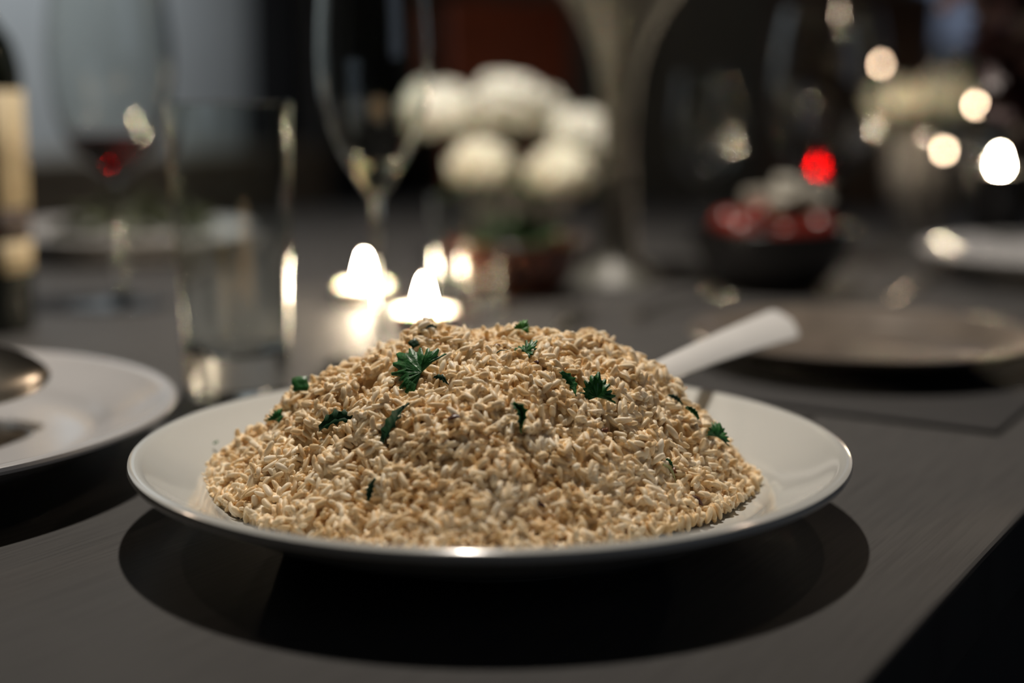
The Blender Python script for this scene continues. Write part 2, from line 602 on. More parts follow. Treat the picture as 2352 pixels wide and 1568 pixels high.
def heap_h(x, y):
    dx, dy = x-HC[0], y-HC[1]
    r = np.hypot(dx, dy)+1e-9
    c, s = dx/r, dy/r
    wl, wr = np.where(c < 0, c*c, 0), np.where(c >= 0, c*c, 0)
    wf = s*s
    R = wl*.124+wr*.119+wf*.113
    R = R*(1-np.where(s < 0, .11, .02)*np.abs(2*c*s))
    q = r/R
    z = wl*np.interp(q, PR_S, PR_L)+wr*np.interp(q, PR_S, PR_R)+wf*np.interp(q, PR_S, PR_F)
    n = clumps(x, y)
    z = z+n*np.clip((1.02-q)*5, 0, 1)
    z = z+.0050*np.exp(-((x+.036)**2+(y-.596)**2)/(2*.0072**2))
    return np.where(q > 1.0, -1.0, z)


def heap_n(x, y, e=.0012):
    gx = (heap_h(x+e, y)-heap_h(x-e, y))/(2*e)
    gy = (heap_h(x, y+e)-heap_h(x, y-e))/(2*e)
    gx, gy = np.clip(gx, -2, 2), np.clip(gy, -2, 2)
    n = np.stack([-gx, -gy, np.ones_like(gx)], -1)
    return n/np.linalg.norm(n, axis=-1, keepdims=True)


def build_rice(N=14000):
    # one grain: 6 sides, 6 rings, blunt ends
    ns, rad = 6, np.array([.0, .62, .93, 1.0, .96, .66, .0])
    zz = np.array([-.5, -.42, -.22, .02, .24, .43, .5])
    gv, gf = [], []
    for k in range(1, 6):
        for i in range(ns):
            a = 2*math.pi*i/ns
            gv.append((rad[k]*math.cos(a), rad[k]*math.sin(a), zz[k]))
    lo, hi = len(gv), len(gv)+1
    gv += [(0, 0, -.5), (0, 0, .5)]
    quads, tris = [], []
    for k in range(4):
        for i in range(ns):
            j = (i+1) % ns
            quads.append((k*ns+i, k*ns+j, (k+1)*ns+j, (k+1)*ns+i))
    for i in range(ns):
        j = (i+1) % ns
        tris.append((j, i, lo))
        tris.append((4*ns+i, 4*ns+j, hi))
    gv = np.array(gv)
    # where the grains lie
    X = RNG.uniform(-.140, .114, N*4)
    Y = RNG.uniform(.480, .718, N*4)
    Z = heap_h(X, Y)
    n = heap_n(X, Y)
    keep = (Z > 0) & (RNG.uniform(0, 2.2, N*4) < 1/np.clip(n[:, 2], .4, 1))
    X, Y, Z, n = X[keep][:N], Y[keep][:N], Z[keep][:N], n[keep][:N]
    # stray grains on the well's edge
    N_ = len(X)
    depth = RNG.uniform(-.0034, .0004, N_)+np.where(RNG.uniform(0, 1, N_) < .10, .0014, 0)
    P = np.stack([X, Y, Z], 1)+n*depth[:, None]
    P[:, 2] = np.maximum(P[:, 2], .0152)
    d = RNG.normal(size=(N_, 3))
    d -= n*(np.sum(d*n, 1)*RNG.uniform(.0, 1.0, N_))[:, None]
    d /= np.linalg.norm(d, axis=1, keepdims=True)
    a = np.cross(d, RNG.normal(size=(N_, 3)))
    a /= np.linalg.norm(a, axis=1, keepdims=True)
    b_ = np.cross(d, a)
    L = RNG.uniform(.0060, .0088, N_)
    wd = RNG.uniform(.00122, .00156, N_)
    th = wd*RNG.uniform(.8, 1.0, N_)
    bend = RNG.normal(0, .00055, N_)
    nv = len(gv)
    x, y, z = gv[:, 0], gv[:, 1], gv[:, 2]
    V = (P[:, None, :] + a[:, None, :]*(x[None, :]*wd[:, None]+bend[:, None]*(1-4*z[None, :]**2))[..., None]
         + b_[:, None, :]*(y[None, :]*th[:, None])[..., None] + d[:, None, :]*(z[None, :]*L[:, None])[..., None])
    V = V.reshape(-1, 3)
    off = (np.arange(N_)*nv)
    Q = (np.array(quads)[None]+off[:, None, None]).reshape(-1, 4)
    Tt = (np.array(tris)[None]+off[:, None, None]).reshape(-1, 3)
    # packed core under the loose grains
    k = 200
    gx, gy = np.linspace(-.140, .114, k), np.linspace(.480, .718, k)
    GX, GY = np.meshgrid(gx, gy)
    GZ = heap_h(GX, GY)
    ok = GZ > 0
    GZc = np.maximum(np.where(ok, GZ-.0026, .0145), .0135)
    cv = np.stack([GX, GY, GZc], -1).reshape(-1, 3)
    base = len(V)
    cf = []
    for j in range(k-1):
        for i in range(k-1):
            if ok[j, i] and ok[j, i+1] and ok[j+1, i] and ok[j+1, i+1]:
                cf.append((base+j*k+i, base+j*k+i+1, base+(j+1)*k+i+1, base+(j+1)*k+i))
    V = np.concatenate([V, cv])
    Q = np.concatenate([Q, np.array(cf)])
    V[:, 2] += T
    me = bpy.data.meshes.new('rice')
    nq, nt_ = len(Q), len(Tt)
    me.vertices.add(len(V))
    me.vertices.foreach_set('co', V.astype(np.float32).ravel())
    me.loops.add(nq*4+nt_*3)
    me.loops.foreach_set('vertex_index', np.concatenate([Q.ravel(), Tt.ravel()]).astype(np.int32))
    me.polygons.add(nq+nt_)
    st = np.concatenate([np.arange(nq)*4, nq*4+np.arange(nt_)*3]).astype(np.int32)
    me.polygons.foreach_set('loop_start', st)
    me.polygons.foreach_set('use_smooth', np.ones(nq+nt_, bool))
    me.update(calc_edges=True)
    me.validate()
    me.materials.append(M['rice'])
    ob = bpy.data.objects.new('rice', me)
    COL.objects.link(ob)
    return tag(ob, 'heap of cooked golden rice piled on the white plate', 'rice', kind='stuff')


build_rice()


# ------------------------------------------------------------------ coriander on the rice
def frame_from(n, spin):
    n = Vector(n).normalized()
    a = n.cross(Vector((0.31, .2, .93)))
    a = a.normalized() if a.length > 1e-4 else Vector((1, 0, 0))
    b2 = n.cross(a)
    ca, sa = math.cos(spin), math.sin(spin)
    x = a*ca+b2*sa
    y = n.cross(x)
    return Matrix((x, y, n)).transposed()


def leaf_mesh(kind, rnd):
    """unit-size leaf lying in xy, stalk end at the origin"""
    vs, fs = [], []
    if kind == 'fan':            # lobed, toothed coriander blade
        n = 44
        rim = []
        for i in range(n+1):
            a = -2.0+4.0*i/n
            lob = .72+.12*math.cos(3*a)+.05*math.cos(9*a+.5)
            tooth = .075*(1 if i % 4 < 2 else -1)
            r = (lob+tooth)*(1-.10*abs(a))
            rim.append((r*math.cos(a), r*math.sin(a)))
        vs.append((0, 0, 0))
        for f in (.5, 1.0):
            for x, y in rim:
                x, y = x*f+.12*(1-f), y*f
                z = .34*y*y*rnd[0]+.16*x*x*rnd[1]+.05*math.sin(9*x+7*y+rnd[2])
                vs.append((x, y, z))
        m_ = n+1
        for i in range(n):
            fs.append((0, 1+i, 2+i))
            fs.append((1+i, 1+m_+i, 2+m_+i, 2+i))
    elif kind == 'strip':        # a torn, curled strip
        n = 14
        for i in range(n+1):
            s = i/n
            wv = .17*(math.sin(math.pi*min(1, s*1.05+.06))**.6)*(1+.25*(1 if i % 3 == 0 else -1))
            cx = .14*math.sin(s*3*rnd[0])
            for q in (-1, 0, 1):
                vs.append((s-.5, cx+q*wv, .30*rnd[1]*(s-.5)**2+.06*abs(q)*rnd[2]))
        for i in range(n):
            for q in (0, 1):
                a = i*3+q
                fs.append((a, a+1, a+4, a+3))
    elif kind == 'chip':         # a square-cut chip
        for j in range(4):
            for i in range(4):
                vs.append((i/3-.5+.07*math.sin(j*2.0), j/3-.42+.05*math.sin(i*1.7), .10*(i/3-.5)**2+.04*math.sin(i+2*j)))
        for j in range(3):
            for i in range(3):
                a = j*4+i
                fs.append((a, a+1, a+5, a+4))
    else:                        # thin stem
        pts = [((i/8-.5), .05*math.sin(i*.9), .07*math.sin(i*.6)) for i in range(9)]
        vs, fs = tube(pts, [.03+.015*math.sin(i*.8) for i in range(9)], 6)
    return vs, fs


HERBS = [  # x, y, size, kind, material, tilt towards the camera, spin, lift, label
    (-.0359, .5646, .0135, 'fan', 'herb', .75, 2.5, .0016, 'large folded coriander leaf just below the peak of the rice'),
    (-.0897, .5988, .0055, 'chip', 'herb', 1.2, .1, .0030, 'square cut chip of coriander on the upper slope beside the tumbler'),
    (-.0990, .5895, .0048, 'fan', 'herb', 1.0, 1.1, .0018, 'small pointed coriander scrap lowest on the slope beside the tumbler'),
    (-.0679, .5576, .0150, 'strip', 'herb_dark', .8, .15, .0018, 'broad dark arched coriander leaf half buried in the left slope'),
    (-.0439, .5427, .0150, 'strip', 'herb_dark', .5, .75, .0016, 'long dark coriander leaf slanting below the large folded leaf'),
    (.0222, .5592, .0095, 'strip', 'herb', 1.1, -1.0, .0022, 'upright jagged coriander leaf beside the fan shaped one'),
    (.0342, .5585, .0088, 'fan', 'herb', 1.05, 1.6, .0026, 'crisp fan shaped toothed coriander leaf high on the right slope'),
    (.0024, .5359, .0100, 'strip', 'herb', .9, -1.15, .0018, 'curled coriander leaf hanging in the middle of the rice face'),
    (.0064, .5741, .0062, 'fan', 'herb', .8, .8, .0024, 'feathery coriander leaf near the middle of the rice crest'),
    (-.0034, .5727, .0055, 'stem', 'herb_dark', .4, .5, .0024, 'thin coriander sliver beside the feathery leaf on the crest'),
    (.0039, .5945, .0042, 'fan', 'herb_bright', 1.0, 1.2, .0022, 'tiny bright green coriander tip on the skyline of the rice'),
    (-.0515, .5254, .0072, 'strip', 'herb_dark', 1.0, 1.2, .0018, 'dark coriander scrap low on the left front of the rice'),
    (.0741, .5815, .0058, 'strip', 'herb', 1.0, -.9, .0020, 'small coriander curl on the right edge of the rice'),
    (.0617, .5554, .0045, 'strip', 'herb', .9, -.7, .0020, 'small dark coriander comma in the right rice slope'),
    (.0843, .5816, .0068, 'fan', 'herb', .9, 1.3, .0022, 'coriander leaf at the lower right edge of the rice slope'),
    (.0673, .5900, .0060, 'strip', 'herb_dark', .9, -.5, .0022, 'shaded coriander leaf behind the rice below the serving spoon'),
    (.0935, .5608, .0050, 'chip', 'herb', 1.0, .5, .0020, 'coriander chip at the right foot of the rice heap'),
    (.0616, .5502, .0110, 'stem', 'herb_pale', .3, -.25, .0020, 'pale dry coriander stalk lying across the right rice slope'),
    (-.0405, .5860, .0030, 'chip', 'herb_dark', 1.0, .6, .0022, 'tiny dark coriander crumb left of the rice peak'),
    (-.0339, .5905, .0036, 'strip', 'herb_dark', .2, .1, .0028, 'coriander fleck capping the very peak of the rice'),
    (-.0275, .5586, .0060, 'strip', 'herb_dark', .8, -.4, .0016, 'dim trailing end of coriander right of the large folded leaf'),
]
for k, (x, y, s, kind, mat, tilt, spin, lift, label) in enumerate(HERBS):
    rl = random.Random(k*7+3)
    vs, fs = leaf_mesh(kind, [rl.uniform(.5, 1.5), rl.choice((-1, 1))*rl.uniform(.5, 1.2), rl.uniform(0, 6)])
    n = Vector(heap_n(np.array([x]), np.array([y]))[0])
    n = n.lerp(Vector((0, -.97, .25)), min(1, tilt*.55)).normalized()
    z = float(heap_h(np.array([x]), np.array([y]))[0])
    # camera-facing frame: x to the right, y up the slope
    xa = Vector((1, 0, 0))-n*n.x
    xa.normalize()
    ya = n.cross(xa)
    R = Matrix((xa*math.cos(spin)+ya*math.sin(spin), -xa*math.sin(spin)+ya*math.cos(spin), n)).transposed().to_4x4()
    ob = mesh_obj('coriander_leaf' if kind != 'stem' else 'coriander_sprig', [Vector(p)*s*1.25 for p in vs], fs, M[mat])
    ob.matrix_world = Matrix.Translation(Vector((x, y, T+z))+n*(lift+.0009)) @ R
    if kind != 'stem':
        md = ob.modifiers.new('thickness', 'SOLIDIFY')
        md.thickness = .00028
    tag(ob, label, 'herb', 'coriander scattered on the rice')
ob = mesh_obj('coriander_leaf', *[q if i else [Vector(p)*.0022 for p in q] for i, q in enumerate(leaf_mesh('chip', [1, 1, 1]))], M['herb'],
              loc=(-.1335, .6235, T+.0262), rot=(.0, -.5, .4))
md = ob.modifiers.new('thickness', 'SOLIDIFY')
md.thickness = .0003
tag(ob, 'stray coriander crumb alone on the white plate rim', 'herb', 'coriander scattered on the rice')

for k, (x, y, s, mat, label) in enumerate([
        (.0729, .5446, .0068, 'spice', 'dark purple fried onion piece in a hollow low on the right'),
        (-.0064, .5763, .0042, 'spice_red', 'brown sliver of spice standing on the rice crest'),
        (.0100, .5655, .0030, 'spice', 'black speck of spice under the feathery leaf on the crest'),
        (-.0219, .5340, .0050, 'spice', 'purple brown onion shred in the middle of the rice face'),
        (.0104, .5152, .0042, 'spice', 'dark red onion bit low on the front of the rice'),
        (.0360, .5480, .0038, 'spice_red', 'russet browned bit below the fan shaped leaf'),
        (.0650, .5530, .0040, 'spice_red', 'orange red spice chip beside the pale dry stalk')]):
    rl = random.Random(k+50)
    pts = [((i/6-.5)*s, .12*s*math.sin(i*1.1+k), .1*s*math.sin(i*.8)) for i in range(7)]
    vs, fs = tube(pts, [s*q for q in (.06, .16, .22, .24, .20, .15, .05)], 7, flat=.6)
    n = Vector(heap_n(np.array([x]), np.array([y]))[0])
    z = float(heap_h(np.array([x]), np.array([y]))[0])
    ob = mesh_obj('spice_bit', vs, fs, M[mat])
    ob.matrix_world = Matrix.Translation(Vector((x, y, T+z))+n*.0012) @ frame_from(n, rl.uniform(0, 6)).to_4x4()
    tag(ob, label, 'spice', 'browned bits in the rice')


# ------------------------------------------------------------------ cutlery
def blade_outline(stations, thick, cup=0.0, seg=8):
    """flat bar along +x from stations (x, half width, z); cup sinks the middle"""
    vs, fs = [], []
    m_ = 2*seg+1
    for side in (1, -1):
        for (x, hw, z, c_) in stations:
            for i in range(m_):
                q = (i-seg)/seg
                vs.append((x, hw*q, z-c_*(1-q*q)+side*thick*.5*(1-.55*q*q)))
    ns = len(stations)
    for sd in (0, 1):
        o_ = sd*ns*m_
        for k in range(ns-1):
            for i in range(m_-1):
                a = o_+k*m_+i
                f = (a, a+m_, a+m_+1, a+1) if sd else (a, a+1, a+m_+1, a+m_)
                fs.append(f)
    o_ = ns*m_
    for k in range(ns-1):
        a, c = k*m_, (k+1)*m_
        fs.append((a, c, o_+c, o_+a))
        a, c = k*m_+m_-1, (k+1)*m_+m_-1
        fs.append((c, a, o_+a, o_+c))
    for i in range(m_-1):
        fs.append((i+1, i, o_+i, o_+i+1))
        a = (ns-1)*m_+i
        fs.append((a, a+1, o_+a+1, o_+a))
    return vs, fs


def spoon(name, tip, end, label, bowl_len, bowl_w, total, mat, handle_w=.006, end_w=.010, cat='spoon', depth=.010, roll=0.0):
    """bowl tip at tip, handle reaching to end (both world points)"""
    tip, end = Vector(tip), Vector(end)
    d = (end-tip).normalized()
    s = Vector((0, 0, 1)).cross(d).normalized()
    up = d.cross(s)
    root = thing(name, tip, label, cat)
    root.matrix_world = Matrix.Translation(tip) @ Matrix((d, s, up)).transposed().to_4x4() @ Matrix.Rotation(roll, 4, 'X')
    L = (end-tip).length
    st = []
    for i in range(17):
        q = .5-.5*math.cos(math.pi*i/16)
        hw = bowl_w*.5*max(.02, math.sin(math.pi*q**.85))**.62
        if q > .5:
            hw = max(hw, handle_w*.75)
        st.append((q*bowl_len, hw, 0, depth*math.sin(math.pi*min(1, q*1.02))**.7))
    mesh_obj('bowl', *blade_outline(st, .0016), mat, root)
    st = []
    for i in range(33):
        q = math.sin(math.pi*.5*i/32)
        hw = handle_w*.75+(end_w-handle_w*.75)*(q**1.2)
        if q > .925:
            hw *= math.sqrt(max(.002, 1-((q-.925)/.0751)**2))
        st.append((bowl_len*.955+(L-bowl_len*.955)*q, hw, .004*math.sin(math.pi*q), 0))
    mesh_obj('handle', *blade_outline(st, .0030), mat, root)
    return root


# the serving spoon stuck in the rice
spoon('serving_spoon', (.006, .577, T+.0440), (.159, .800, T+.0530), 'white handled serving spoon stuck in the heap of rice',
      .075, .050, .24, M['enamel'], .0062, .0112, roll=math.radians(42))

# ------------------------------------------------------------------ plate beside the rice with a serving spoon
LP = Vector((-.333, .672, T))
big_prof = [(r*1.10, z*.92) for r, z in plate_prof]
pb = mesh_obj('dinner_plate', *lathe(big_prof, 128), M['porcelain_cool'], loc=LP)
tag(pb, 'white plate with a spoon and dark sauce beside the wine bottle', 'plate')
sv, sf = [], []
prof = smooth_prof([(0, .0185), (.022, .0180), (.036, .0160), (.043, .0140), (.045, .0122), (.043, .0119), (0, .0118)], 5)
sv, sf = lathe(prof, 72)
sv = [(x*(1+.05*math.sin(5*math.atan2(y, x))), y*(1+.06*math.cos(4*math.atan2(y, x))), z) for x, y, z in sv]
ob = mesh_obj('dark_sauce', sv, sf, M['stew'], loc=(-.290, .690, T))
tag(ob, 'glossy dark sauce pooled in the middle of the left plate', 'sauce')
spoon('serving_spoon', (-.2400, .725, T+.0370), (-.500, .640, T+.060), 'dark steel spoon lying over the dark sauce on the left plate',
      .098, .066, .30, M['steel'], .006, .010, depth=.013, roll=math.radians(-20))


# ------------------------------------------------------------------ glasses
def stemware(name, loc, label, cat, outer, wall=.0011, foot_r=.036, stem_r=.0036, stem_top=.11, mat='glass', liquid=None, liquid_z=None, liquid_label=None, group=None, liquid_mat=None):
    root = thing(name, loc, label, cat, 0, group)
    fp = smooth_prof([(0, .0), (foot_r*.985, 0), (foot_r, .0008), (foot_r*.97, .0019), (foot_r*.55, .0034), (foot_r*.25, .0062), (stem_r*1.25, .013)], 4)
    fp = [(r, max(0, z)) for r, z in fp]
    mesh_obj('foot', *lathe(fp+[(0, .013)], 64), M[mat], root)
    sp = smooth_prof([(stem_r*1.25, .0131), (stem_r, .03), (stem_r*.92, stem_top*.55), (stem_r*1.05, stem_top*.85), (outer[0][0], outer[0][1]-.0002)], 5)
    mesh_obj('stem', *lathe([(0, .0131)]+sp+[(0, sp[-1][1])], 32), M[mat], root)
    op = smooth_prof(outer, 6)
    ip = []
    for i, (r, z) in enumerate(op):
        a, c = op[max(0, i-1)], op[min(len(op)-1, i+1)]
        tx, tz = c[0]-a[0], c[1]-a[1]
        l = math.hypot(tx, tz)+1e-9
        ip.append((r-wall*tz/l, z+wall*tx/l))
    zf = outer[0][1]+.0035
    ip = [(r, z) for r, z in ip if r > .002 and z > zf]
    prof = [(0, op[0][1])]+op+ip[::-1]+[(0, ip[0][1]-.0006)]
    mesh_obj('bowl', *lathe(prof, 72), M[mat], root)
    if liquid:
        lp = [(r-.0004, z+.0003) for r, z in ip if z < liquid_z]
        lp = [(0, lp[0][1])]+lp+[(np.interp(liquid_z, [q[1] for q in ip], [q[0] for q in ip])-.0004, liquid_z), (0, liquid_z)]
        lo = mesh_obj(liquid, *lathe(lp, 64), M[liquid_mat or liquid], root)
        if liquid_label:
            lo['label'] = liquid_label
    return root


def tumbler(name, loc, label, r0, r1, h, base, mat='glass', wall=.0011, group=None):
    root = thing(name, loc, label, 'glass', 0, group)
    op = [(r0*.93, 0), (r0*.985, .0012), (r0, .004), (r0+(r1-r0)*.5, h*.5), (r1, h-.0006), (r1-wall*.5, h)]
    ip = [(r1-wall, h-.0006), (r0+(r1-r0)*.5-wall, h*.5), (r0-wall*.6+(r1-r0)*base/h, base+.005), (r0*.80, base+.0012), (r0*.4, base-.0012), (0, base-.002)]
    mesh_obj('body', *lathe([(0, .0012), (r0*.7, .0010)]+op+ip, 72), M[mat], root)
    return root


tumbler('water_glass', (-.168, .853, T), 'tall clear straight sided water glass just behind the rice plate', .0315, .0372, .176, .026)
stemware('champagne_flute', (-.090, .946, T), 'slender champagne flute standing before the lit tealights', 'glass',
         [(.0048, .112), (.0078, .118), (.0152, .129), (.0262, .149), (.0338, .172), (.0364, .190), (.0366, .216), (.0345, .246), (.0300, .280), (.0275, .300)],
         foot_r=.036, stem_r=.0036, stem_top=.112, liquid='drink', liquid_z=.137, liquid_label='last sip of pale sparkling wine')
stemware('wine_glass', (-.342, 1.232, T), 'large wine glass with a little red wine beside the dark bottle', 'glass',
         [(.0045, .108), (.0100, .112), (.0290, .129), (.0420, .151), (.0505, .187), (.0522, .222), (.0480, .262), (.0420, .295)],
         mat='glass_far', wall=.0014, foot_r=.042, stem_r=.0040, stem_top=.108, liquid='wine', liquid_z=.1465, liquid_label='dark red wine', liquid_mat='wine_deep')
tumbler('short_tumbler', (-.036, 1.190, T), 'short clear tumbler catching candlelight behind the nearer tealight', .028, .033, .098, .008, 'glass', .0014)
stemware('wine_glass', (.338, 1.545, T), 'big balloon wine glass of red wine above the black bowl', 'glass',
         [(.0045, .088), (.0120, .092), (.0330, .106), (.0480, .126), (.0585, .165), (.0610, .200), (.0560, .245), (.0500, .270)],
         mat='glass_b', wall=.0014, foot_r=.042, stem_r=.0040, stem_top=.088, liquid='wine', liquid_z=.127, liquid_label='red wine')
stemware('wine_glass', (.232, 1.720, T), 'empty wine glass between the cream vase and the red wine', 'glass',
         [(.0045, .080), (.0120, .084), (.0300, .097), (.0380, .120), (.0400, .150), (.0380, .180), (.0350, .205)],
         mat='glass_b', wall=.0014, foot_r=.038, stem_r=.0040, stem_top=.080)
stemware('wine_glass', (.492, 1.560, T), 'empty wine glass standing beside the candle at far right', 'glass',
         [(.0045, .095), (.0110, .099), (.0300, .112), (.0400, .135), (.0435, .165), (.0420, .195), (.0380, .225)],
         mat='glass_b', wall=.0014, foot_r=.038, stem_r=.0040, stem_top=.095)

# ------------------------------------------------------------------ wine bottle
bt = thing('wine_bottle', (-.410, 1.090, T), 'dark wine bottle with a cream label at the left edge of the photo', 'bottle')
prof = smooth_prof([(0, .004), (.024, .002), (.0355, .0005), (.0378, .005), (.0382, .03), (.0382, .10), (.0382, .185), (.0372, .203), (.0320, .222), (.0210, .238), (.0155, .252), (.0145, .275), (.0143, .296), (.0155, .297), (.0155, .304), (.0140, .306), (0, .306)], 5)
mesh_obj('body', *lathe(prof, 96), M['bottle'], bt)
mesh_obj('capsule', *lathe([(.0152, .252), (.0152, .296), (.0160, .298), (.0160, .305), (.0145, .3068), (0, .3068)], 48), M['foil'], bt)


def wrap(z0, z1, a0, a1, r=.03845, n=40):
    vs, fs = [], []
    for i in range(n+1):
        a = a0+(a1-a0)*i/n
        vs += [(r*math.cos(a), r*math.sin(a), z0), (r*math.cos(a), r*math.sin(a), z1)]
    for i in range(n):
        fs.append((2*i, 2*i+2, 2*i+3, 2*i+1))
    return vs, fs


a0, a1 = math.radians(-46), math.radians(62)
for nm, z0, z1, mt, lb in (('label', .096, .184, 'label', 'cream paper label'), ('label_band', .071, .096, 'label_dark', 'dark printed band across the label'),
                           ('lower_label', .048, .071, 'label', 'cream lower strip of the label')):
    ob = mesh_obj(nm, *wrap(z0, z1, a0, a1), M[mt], bt)
    ob['label'] = lb
    md = ob.modifiers.new('thickness', 'SOLIDIFY')
    md.thickness = .0002
    md.offset = 1


# ------------------------------------------------------------------ candles
def flame_mesh(h, r):
    return lathe(smooth_prof([(0, 0), (r*.62, h*.08), (r, h*.26), (r*.92, h*.42), (r*.58, h*.68), (r*.20, h*.90), (0, h)], 4), 24)


def tealight(loc, label, r=.0205, flame_h=.022, fr=.0046):
    root = thing('tealight', loc, label, 'candle', 0, 'lit candles on the table')
    mesh_obj('cup', *lathe([(0, 0), (r*.97, 0), (r, .0006), (r, .0150), (r*1.03, .0156), (r*.985, .0154), (r*.97, .0010), (0, .0008)], 64), M['tin'], root)
    mesh_obj('wax', *lathe(smooth_prof([(0, .0116), (r*.5, .0118), (r*.90, .0124), (r*.965, .0134), (r*.965, .004), (0, .004)], 3), 64), M['wax'], root)
    mesh_obj('wick', *tube([(0, 0, .011), (.0003, 0, .015), (.001, 0, .0185)], .0006, 6, up=(0, 1, 0)), M['wick'], root)
    f = mesh_obj('flame', *flame_mesh(flame_h, fr), M['flame'], root, loc=(.0006, 0, .0160))
    f['label'] = 'bright candle flame'
    return root


tealight((-.0690, 1.100, T), 'lit tealight nearest the rice, glowing behind its peak', .0245, .024)
tealight((-.1310, 1.250, T), 'lit tealight farther back behind the flute stem', .0235, .026)


def votive(loc, label, h, r, flame_h=.026, fr=.0055):
    root = thing('votive_candle', loc, label, 'candle', 0, 'lit candles on the table')
    mesh_obj('holder', *lathe(smooth_prof([(0, 0), (r*.84, 0), (r*.90, .003), (r*.96, h*.5), (r, h-.001), (r*.98, h), (r*.93, h-.002), (r*.90, h*.5), (r*.80, .006), (0, .006)], 4), 56), M['black_glaze'], root)
    mesh_obj('wax', *lathe([(0, h-.005), (r*.6, h-.005), (r*.92, h-.003), (r*.88, h*.55), (0, h*.55)], 48), M['wax'], root)
    mesh_obj('wick', *tube([(0, 0, h-.009), (0, 0, h)], .0007, 6, up=(0, 1, 0)), M['wick'], root)
    f = mesh_obj('flame', *flame_mesh(flame_h, fr), M['flame'], root, loc=(0, 0, h-.003))
    f['label'] = 'bright candle flame'
    return root


votive((.567, 1.664, T), 'lit candle in a dark votive holder at the right edge', .094, .034)
votive((.402, 1.880, T), 'added candle that makes the red glow in the wine of the balloon glass', .082, .028, .020, .0045)  # candle added behind the wine to give its bright red spot


# added dark stand; its glowing drops stand in for blurred glints on glass
cd = thing('glint_stand', (.515, 1.800, T), 'added dark stand with small glowing drops in place of glints at the far right', 'glint_stand')
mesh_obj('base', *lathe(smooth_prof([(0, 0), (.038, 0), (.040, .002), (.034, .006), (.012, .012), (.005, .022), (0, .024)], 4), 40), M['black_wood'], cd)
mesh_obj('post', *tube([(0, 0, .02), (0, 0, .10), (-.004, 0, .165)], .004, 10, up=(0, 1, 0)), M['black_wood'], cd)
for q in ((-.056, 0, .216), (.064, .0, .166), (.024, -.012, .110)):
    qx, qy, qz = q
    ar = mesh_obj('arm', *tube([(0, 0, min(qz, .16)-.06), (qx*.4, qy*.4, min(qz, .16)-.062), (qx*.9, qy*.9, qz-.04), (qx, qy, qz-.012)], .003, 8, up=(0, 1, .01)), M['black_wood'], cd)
    cp = mesh_obj('glint_cup', *lathe(smooth_prof([(0, 0), (.007, 0), (.010, .004), (.0105, .009), (.0095, .009), (.008, .004), (0, .003)], 3), 24), M['black_wood'], ar, loc=(qx, qy, qz-.013))
    f = mesh_obj('flame', *flame_mesh(.011, .0030), M['glint_glow'], ar, loc=(qx, qy, qz-.002))  # glowing drop in place of a glint, no real candle
    f['label'] = 'small glowing drop in place of a glint'

# ------------------------------------------------------------------ flowers
def bloom_mesh(r, seed, n=70, flat=.8):
    rl = random.Random(seed)
    vs, fs = [], []
    for k in range(n):
        q = (k+.5)/n
        th = math.acos(1-1.55*q)
        ph = k*2.399963+rl.uniform(-.2, .2)
        nrm = Vector((math.sin(th)*math.cos(ph), math.sin(th)*math.sin(ph), math.cos(th)))
        R = frame_from(nrm, rl.uniform(0, 6.28))
        rr = r*rl.uniform(.86, 1.02)
        s = r*rl.uniform(.30, .44)
        base = len(vs)
        for j in range(4):
            for i in range(4):
                x, y = (i/3-.5)*2, (j/3-.5)*2
                f = 1-.25*(x*x*y*y)
                p = Vector((x*s*f*.62, y*s*f*.62, -s*.30*(x*x+y*y)*rl.uniform(.8, 1.2)+s*.18*y))
                p = R @ p+nrm*rr
                vs.append((p.x, p.y, p.z*flat))
        for j in range(3):
            for i in range(3):
                a = base+j*4+i
                fs.append((a, a+1, a+5, a+4))
    core = lathe(smooth_prof([(0, -r*.55*flat), (r*.55, -r*.35*flat), (r*.84, 0), (r*.62, r*.58*flat), (0, r*.84*flat)], 4), 20)
    return merge((vs, fs), core)


def flower(loc, r, seed, label, mat, down, group):
    root = thing('flower', loc, label, 'flower', 0, group)
    mesh_obj('blossom', *bloom_mesh(r, seed), M[mat], root)
    l = Vector(loc)
    e_ = Vector(down)-l
    mesh_obj('stem', *tube([(0, 0, -r*.3), (e_.x*.75, e_.y*.75, e_.z*.5), tuple(e_)], .0022, 6, up=(1, .2, 0)), M['leaf'], root)
    return root


def bowl_vase(loc, r, h, label, mat='grey_vase', name='flower_bowl'):
    p = smooth_prof([(0, 0), (r*.55, 0), (r*.62, .003), (r*.95, h*.45), (r, h*.7), (r*.93, h), (r*.89, h), (r*.94, h*.7), (r*.88, h*.45), (r*.5, .008), (0, .007)], 4)
    ob = mesh_obj(name, *lathe([(max(0, a), max(0, c)) for a, c in p], 64), M[mat], loc=loc)
    return tag(ob, label, 'vase')


fb = (.004, 1.600, T)
bowl_vase(fb, .060, .085, 'low dark grey bowl holding the white flowers')
fl = [(-.088, 1.545, .172, .045, 'petal_b', 'cream bloom at the left of the bunch, seen through the flute'),
      (-.020, 1.520, .180, .050, 'petal_b', 'topmost white bloom of the big bunch in the grey bowl'),
      (.060, 1.530, .144, .045, 'petal_b', 'white bloom at the right of the big bunch'),
      (-.048, 1.475, .118, .038, 'petal', 'cream bloom drooping lowest over the rim, nearer the flute'),
      (.034, 1.475, .110, .038, 'petal', 'cream bloom drooping lowest over the rim, nearer the cream vase'),
      (.010, 1.600, .168, .044, 'petal_b', 'white bloom half hidden at the back of the big bunch')]
for k, (x, y, z, r, mt, lb) in enumerate(fl):
    flower((x+.016, y+.040, T+z-.012), r, k+1, lb, mt, (fb[0]+(x+.016-fb[0])*.25, fb[1]+(y+.040-fb[1])*.25, T+.03), 'white flowers in the grey bowl')
